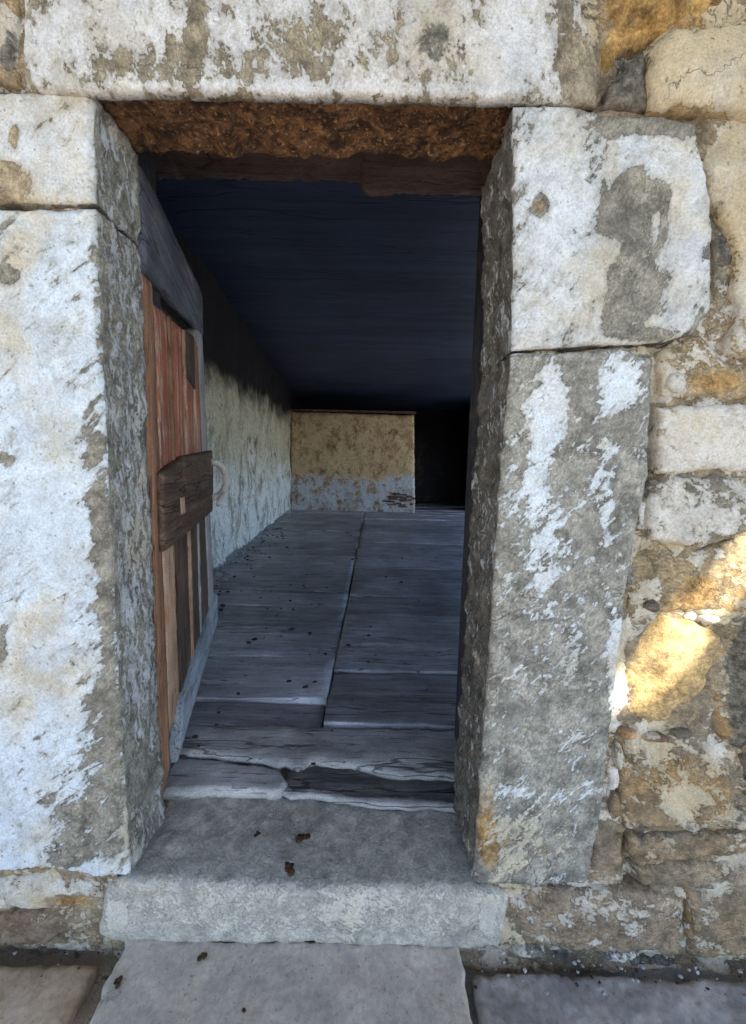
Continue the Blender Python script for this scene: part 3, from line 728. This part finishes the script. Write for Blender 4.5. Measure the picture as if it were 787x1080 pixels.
tag(boxes('back_wall', [(-2.0, 2.4, 8.8, 9.0, -.1, 2.5)], M['pl_soot']), 'soot black end wall in deep shadow behind the low wall', 'interior wall')
# right wall with an opening added to let daylight onto the left wall (hidden behind the door jamb)
OY0, OY1, OZ0, OZ1 = 1.2, 6.6, .15, 2.15
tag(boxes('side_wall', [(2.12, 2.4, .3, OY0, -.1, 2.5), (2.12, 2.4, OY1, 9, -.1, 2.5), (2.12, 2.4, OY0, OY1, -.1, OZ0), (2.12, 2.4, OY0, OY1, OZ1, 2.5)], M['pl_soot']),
    'soot black side wall with a wide unseen opening added for daylight', 'interior wall')
def ceiling():
    L = [(-2.2, 2.45, .24, 9, ZC, ZC + .05)]
    L.append((-2.4, 3.7, .24, 9.3, ZC + .06, ZC + .16)); L.append((-2.4, 2.5, .05, .24, 2.5, 2.7))  # overhang past the right wall, added to keep sun out of its opening
    tag(boxes('ceiling', L, M['w_ceil']), kind='structure')
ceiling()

# ------------------------------------------------------------------ door
H = aty(160, 505, .15); Fp = aty(224, 505, 1.0)
ed = Vector((Fp.x - H.x, Fp.y - H.y, 0)); DW = ed.length; ed.normalize()
ND = Vector((ed.y, -ed.x, 0)); ang = math.atan2(ed.y, ed.x)
door = thing('wooden_door', 'weathered red and grey plank door swung open inside the doorway', 'door', (H.x, H.y, 0), ang)
def du(px, py):
    q = onplane(px, py, H, ND); d = q - H
    return (d.x * ed.x + d.y * ed.y, q.z)
def dpart(name, poly, mat, y0, th, parent=None, label=None, res=.02, r=.003, amp=.0009, seed=1.0, px=True, jit=.0012, **kw):
    if px: poly = [du(*p) for p in poly]
    W, f = slab_mesh(poly, lambda a, b, c: Vector((a, y0 + c, b)), th, r=r, bulge=0, amp=amp, res=res, jit=jit, nscale=8, seed=seed, rough2=.0004, side_res=th / 2, side_amp=.001, **kw)
    ob = add_mesh(name, W, f, mat); ob.parent = parent or door; fixn(ob)
    if label: ob['label'] = label
    return ob
BOT = du(226, 660)[1]
def zb(u): return .055 + (BOT - .055) * u / DW
TP = [du(*p) for p in ((152, 184), (158, 191), (172, 221), (186, 251), (200, 281), (212, 306), (213.5, 314), (214, 345))]
def ztop(u):
    if u <= TP[0][0]: return TP[0][1]
    for (a, za), (b_, zb_) in zip(TP, TP[1:]):
        if u <= b_: return za + (zb_ - za) * (u - a) / (b_ - a)
    return TP[-1][1] - (u - TP[-1][0]) * .6
LOWL, LOWR = du(164, 300), du(213, 352)
def zl(u): return LOWL[1] + (LOWR[1] - LOWL[1]) * (u - LOWL[0]) / (LOWR[0] - LOWL[0])
DWT = min(DW, LOWR[0] + .03)
dpart('hinge_stile', [(.0, zb(0)), (.075, zb(.07)), (.075, zl(.075) - .003), (0, zl(0) - .003)], M['w_edge'], 0, .026, px=False, label='narrow brown hinge stile')
dpart('free_stile', [(DW - .13, zb(DW - .1)), (DW, zb(DW)), (DWT, zl(DWT)), (DWT - .12, zl(DWT - .12))], M['w_grey'], 0, .045, px=False, seed=2.0)
top = [(0, zl(0)), (DWT * .5, zl(DWT * .5)), (DWT, zl(DWT))] + [(DWT * (1 - k / 12), max(ztop(DWT * (1 - k / 12)), zl(DWT * (1 - k / 12)) + .01)) for k in range(13)]
dpart('top_board', top, M['w_rail'], -.003, .028, px=False, seed=3.0, jit=.0006, label='slate grey arched top board')
dpart('bottom_rail', [(.10, zb(.1) + .002), (DW + .004, zb(DW)), (DW + .004, zb(DW) + .14), (.17, zb(.17) + .125)], M['w_bluerail'], -.012, .05, px=False, seed=4.0, label='bleached blue grey bottom rail')
us = [.08, .21, .235, .38, .41, .54, .565, DW - .135]
mu = ['w_red', 'w_edge', 'w_red', 'w_tan', 'w_red', 'w_tan', 'w_red']
ml = ['w_tan', 'w_brown', 'w_brown', 'w_tan', 'w_brown', 'w_grey', 'w_brown']
for i in range(len(us) - 1):
    a, c = us[i] + .002, us[i + 1] - .002
    dy = .003 - (.005 if i % 2 else 0)
    dpart('plank', [(a, .80), (c, .80), (c, zl(c) - .045), (a, zl(a) - .045)], M[mu[i]], dy, .02, px=False, seed=10 + i)
    dpart('plank', [(a, zb(a) + .09), (c, zb(c) + .09), (c, .80), (a, .80)], M[ml[i]], dy + .001, .02, px=False, seed=20 + i)
dpart('vent_board', [(.42, zl(.42) - .19), (.55, zl(.55) - .22), (.55, zl(.55) - .04), (.42, zl(.42) - .04)], M['w_brown'], -.002, .02, px=False, seed=31)
dpart('backing_board', [(.05, zb(.05) + .06), (DW - .03, zb(DW) + .06), (DWT - .05, zl(DWT) - .02), (.05, zl(.05) + .02)], M['w_brown'], .042, .012, px=False, seed=33)
lock = dpart('lock_board', [du(*p) for p in ((165, 499), (175, 491), (190, 481), (221, 475), (222, 500), (221, 539), (196, 560), (168, 582))], M['w_lock'], -.014, .016, px=False, seed=40, r=.003, amp=.0025, res=.010, label='rough dark brown lock board')
# small square keyhole plate and the iron loop
kp = dpart('keyhole_plate', [(.20, .735), (.25, .735), (.25, .785), (.20, .785)], M['w_tan'], -.018, .01, px=False, seed=41, res=.01)
def tube(name, pts, rad, mat, parent):
    V = []; Fs = []; n = 8
    for i, p in enumerate(pts):
        t = (pts[min(i + 1, len(pts) - 1)] - pts[max(i - 1, 0)]).normalized()
        a = t.cross(Vector((.3, .5, .8))).normalized(); b = t.cross(a)
        for k in range(n):
            w = 2 * math.pi * k / n; V.append(p + (a * math.cos(w) + b * math.sin(w)) * rad)
    for i in range(len(pts) - 1):
        for k in range(n): Fs.append((i * n + k, i * n + (k + 1) % n, (i + 1) * n + (k + 1) % n, (i + 1) * n + k))
    Fs += [tuple(range(n)), tuple(range((len(pts) - 1) * n, len(pts) * n))]
    ob = add_mesh(name, V, Fs, mat); ob.parent = parent; fixn(ob); return ob
cx, cz = DW - .02, du(226, 505)[1]
loop = [Vector((cx - .10 + .085 * math.sin(t), -.018 - .045 * math.sin(t), cz + .075 * math.cos(t))) for t in [math.pi * k / 14 for k in range(15)]]
tube('handle_loop', loop, .015, M['iron'], door)
tube('bolt', [Vector((DW - .16, -.045, cz - .10)), Vector((DW - .09, -.052, cz - .065)), Vector((DW + .0, -.055, cz - .025))], .010, M['iron'], door)
#tube('hinge_post', [Vector((-.035, .03, .0)), Vector((-.035, .03, .8)), Vector((-.032, .03, 1.60))], .022, M['w_rail'], door)

# ------------------------------------------------------------------ unseen roof added to shade the wall; its gap shapes the sun patch
ZR = 2.9
a1, a2 = aty(655, 702), aty(787, 547)
sx, sz = (a1.x - a2.x), (a1.z - a2.z)
SD = Vector((sx, .85 * abs(sz), sz)).normalized()     # direction the sunlight travels
def roofpt(v): t = (ZR - v.z) / -SD.z; return v - SD * t
g1 = roofpt(a1).x + .022; g2 = roofpt(aty(690, 776)).x; ge = roofpt(aty(670, 792)).y
slabs = [(-3.0, g1, -3.3, .05, ZR, ZR + .09), (g2, 5.2, -3.3, .05, ZR + .002, ZR + .092), (g1, g2, -3.3, ge, ZR + .004, ZR + .094)]
tag(boxes('shade_roof', slabs, M['slate']), 'unseen roof added to shade the wall, with a gap for the sun patch', 'roof')

# ------------------------------------------------------------------ dirt clumps and litter
def clump(name, p, r, label, seed, mat='dung'):
    bm = bmesh.new()
    rr = random.Random(seed)
    for k in range(5):
        q = bmesh.ops.create_icosphere(bm, subdivisions=2, radius=r * rr.uniform(.35, .6))
        o = Vector((rr.uniform(-.6, .6) * r, rr.uniform(-.6, .6) * r, rr.uniform(.05, .3) * r))
        for v in q['verts']:
            v.co = v.co * (1 + .35 * nz(v.co.x * 160 + k, v.co.y * 160, v.co.z * 160 + seed)); v.co.z *= .6; v.co += o
    me = bpy.data.meshes.new(name); bm.to_mesh(me); bm.free(); me.materials.append(M[mat])
    ob = bpy.data.objects.new(name, me); C.objects.link(ob); ob.location = p
    return tag(ob, label, 'dirt clump', 'dark dirt clumps on the doorstep')
def onsill(px, py): v = atz(px, py, .004); return v
clump('dirt_clump', onsill(320, 886), .017, 'larger dark dirt clump further back on the sill', 1)
clump('dirt_clump', onsill(304, 916), .014, 'dark dirt clump nearest the sill front edge', 2)
clump('dirt_clump', onsill(272, 880), .008, 'small dark speck left of the clumps on the sill', 3)
clump('dirt_clump', atz(213, 1011, -.139), .010, 'brown crumbly clump on the front slab', 4)
clump('dirt_clump', atz(124, 1036, -.139), .009, 'dark clump at the left edge of the front slab', 5)
clump('dirt_clump', atz(257, 1066, -.139), .005, 'tiny dark clump low on the middle of the slab', 6)
def litter(name, n, fn, mat, s0, s1, seed):
    rr = random.Random(seed); V = []; Fs = []
    for _ in range(n):
        p = fn(rr); s = s0 + (s1 - s0) * rr.random() ** 3; o = len(V)
        bm = bmesh.new(); bmesh.ops.create_icosphere(bm, subdivisions=1, radius=s)
        for v in bm.verts: v.co *= rr.uniform(.6, 1.2); V.append((p[0] + v.co.x * 1.3, p[1] + v.co.y, p[2] + v.co.z * .6))
        bm.verts.index_update(); Fs += [tuple(v.index + o for v in q.verts) for q in bm.faces]; bm.free()
    ob = add_mesh(name, V, Fs, M[mat], None, False)
    return tag(ob, None, None, None, 'stuff')
def lf(rr):
    y = .25 + 4.5 * rr.random() ** 1.6; x = -.15 - .12 * y ** .5 + rr.gauss(-.1, .32 + .05 * y); x = max(x, -1.05 - .07 * y)
    if fbm(x * 3, y * 1.5, 9, 2) < .05: x = -1.0 - .07 * y + abs(rr.gauss(0, .14))
    return x, y, fz(y) + .006
o = litter('floor_litter', 420, lf, 'crumbs', .002, .014, 3); o['label'] = 'dark crumbs of litter scattered over the floorboards'; o['category'] = 'litter'
def ff(rr):
    y = rr.uniform(.5, 6.2); x = -1.12 - .0742 * (y - .28) + abs(rr.gauss(.03, .09)); return x, y, fz(y) + .01
o = litter('plaster_crumbs', 260, ff, 'lime', .004, .03, 4); o['label'] = 'fallen plaster crumbs along the foot of the side wall'; o['category'] = 'rubble'
def gf(rr):
    x = rr.uniform(.22, .95) if rr.random() < .8 else rr.uniform(-.95, -.52); y = -abs(rr.gauss(0, .022)) - .0; return x, y, -.178 + .01 * rr.random() + .03 * max(0, 1 + y / .05) * rr.random()
o = litter('stone_crumbs', 110, gf, 'lime', .0008, .005, 5); o['label'] = 'pale stone crumbs on the ground at the wall foot'; o['category'] = 'rubble'
def g2f(rr):
    x = rr.uniform(.22, .95) if rr.random() < .7 else rr.uniform(-.95, -.52); y = -abs(rr.gauss(0, .03)); return x, y, -.180 + .012 * rr.random()
o = litter('dark_crumbs', 70, g2f, 'crumbs', .0008, .004, 6); o['label'] = 'dark earth crumbs on the ground at the wall foot'; o['category'] = 'rubble'

# ------------------------------------------------------------------ light
w = bpy.data.worlds.new('World'); S.world = w; w.use_nodes = True
nt = w.node_tree; bg = nt.nodes['Background']
sky = nt.nodes.new('ShaderNodeTexSky'); sky.sky_type = 'NISHITA'; sky.sun_disc = False
el = math.asin(-SD.z); az = math.atan2(-SD.x, -SD.y)
sky.sun_elevation = el; sky.sun_rotation = az
sky.air_density = 1.0; sky.dust_density = .4; sky.ozone_density = 2.5
nt.links.new(sky.outputs[0], bg.inputs[0]); bg.inputs[1].default_value = .12
sl_ = bpy.data.lights.new('sun', 'SUN'); sl_.energy = 5.0; sl_.angle = R_(.5); sl_.color = (1, .93, .80)
so = bpy.data.objects.new('sun', sl_); C.objects.link(so); so.rotation_euler = SD.to_track_quat('-Z', 'Y').to_euler()
so.location = (1, -2, 4)

S.view_settings.view_transform = 'Standard'; S.view_settings.look = 'None'
S.view_settings.exposure = 1.6; S.view_settings.gamma = 1.0
S.render.engine = 'CYCLES'
S.cycles.max_bounces = 8; S.cycles.diffuse_bounces = 5
print('SUN', SD, math.degrees(el), math.degrees(az), 'gap', g1, g2, ge, 'DW', DW, lowz)

for o in C.objects:
    if o.parent is None and 'category' in o and 'kind' not in o: o['kind'] = 'thing'
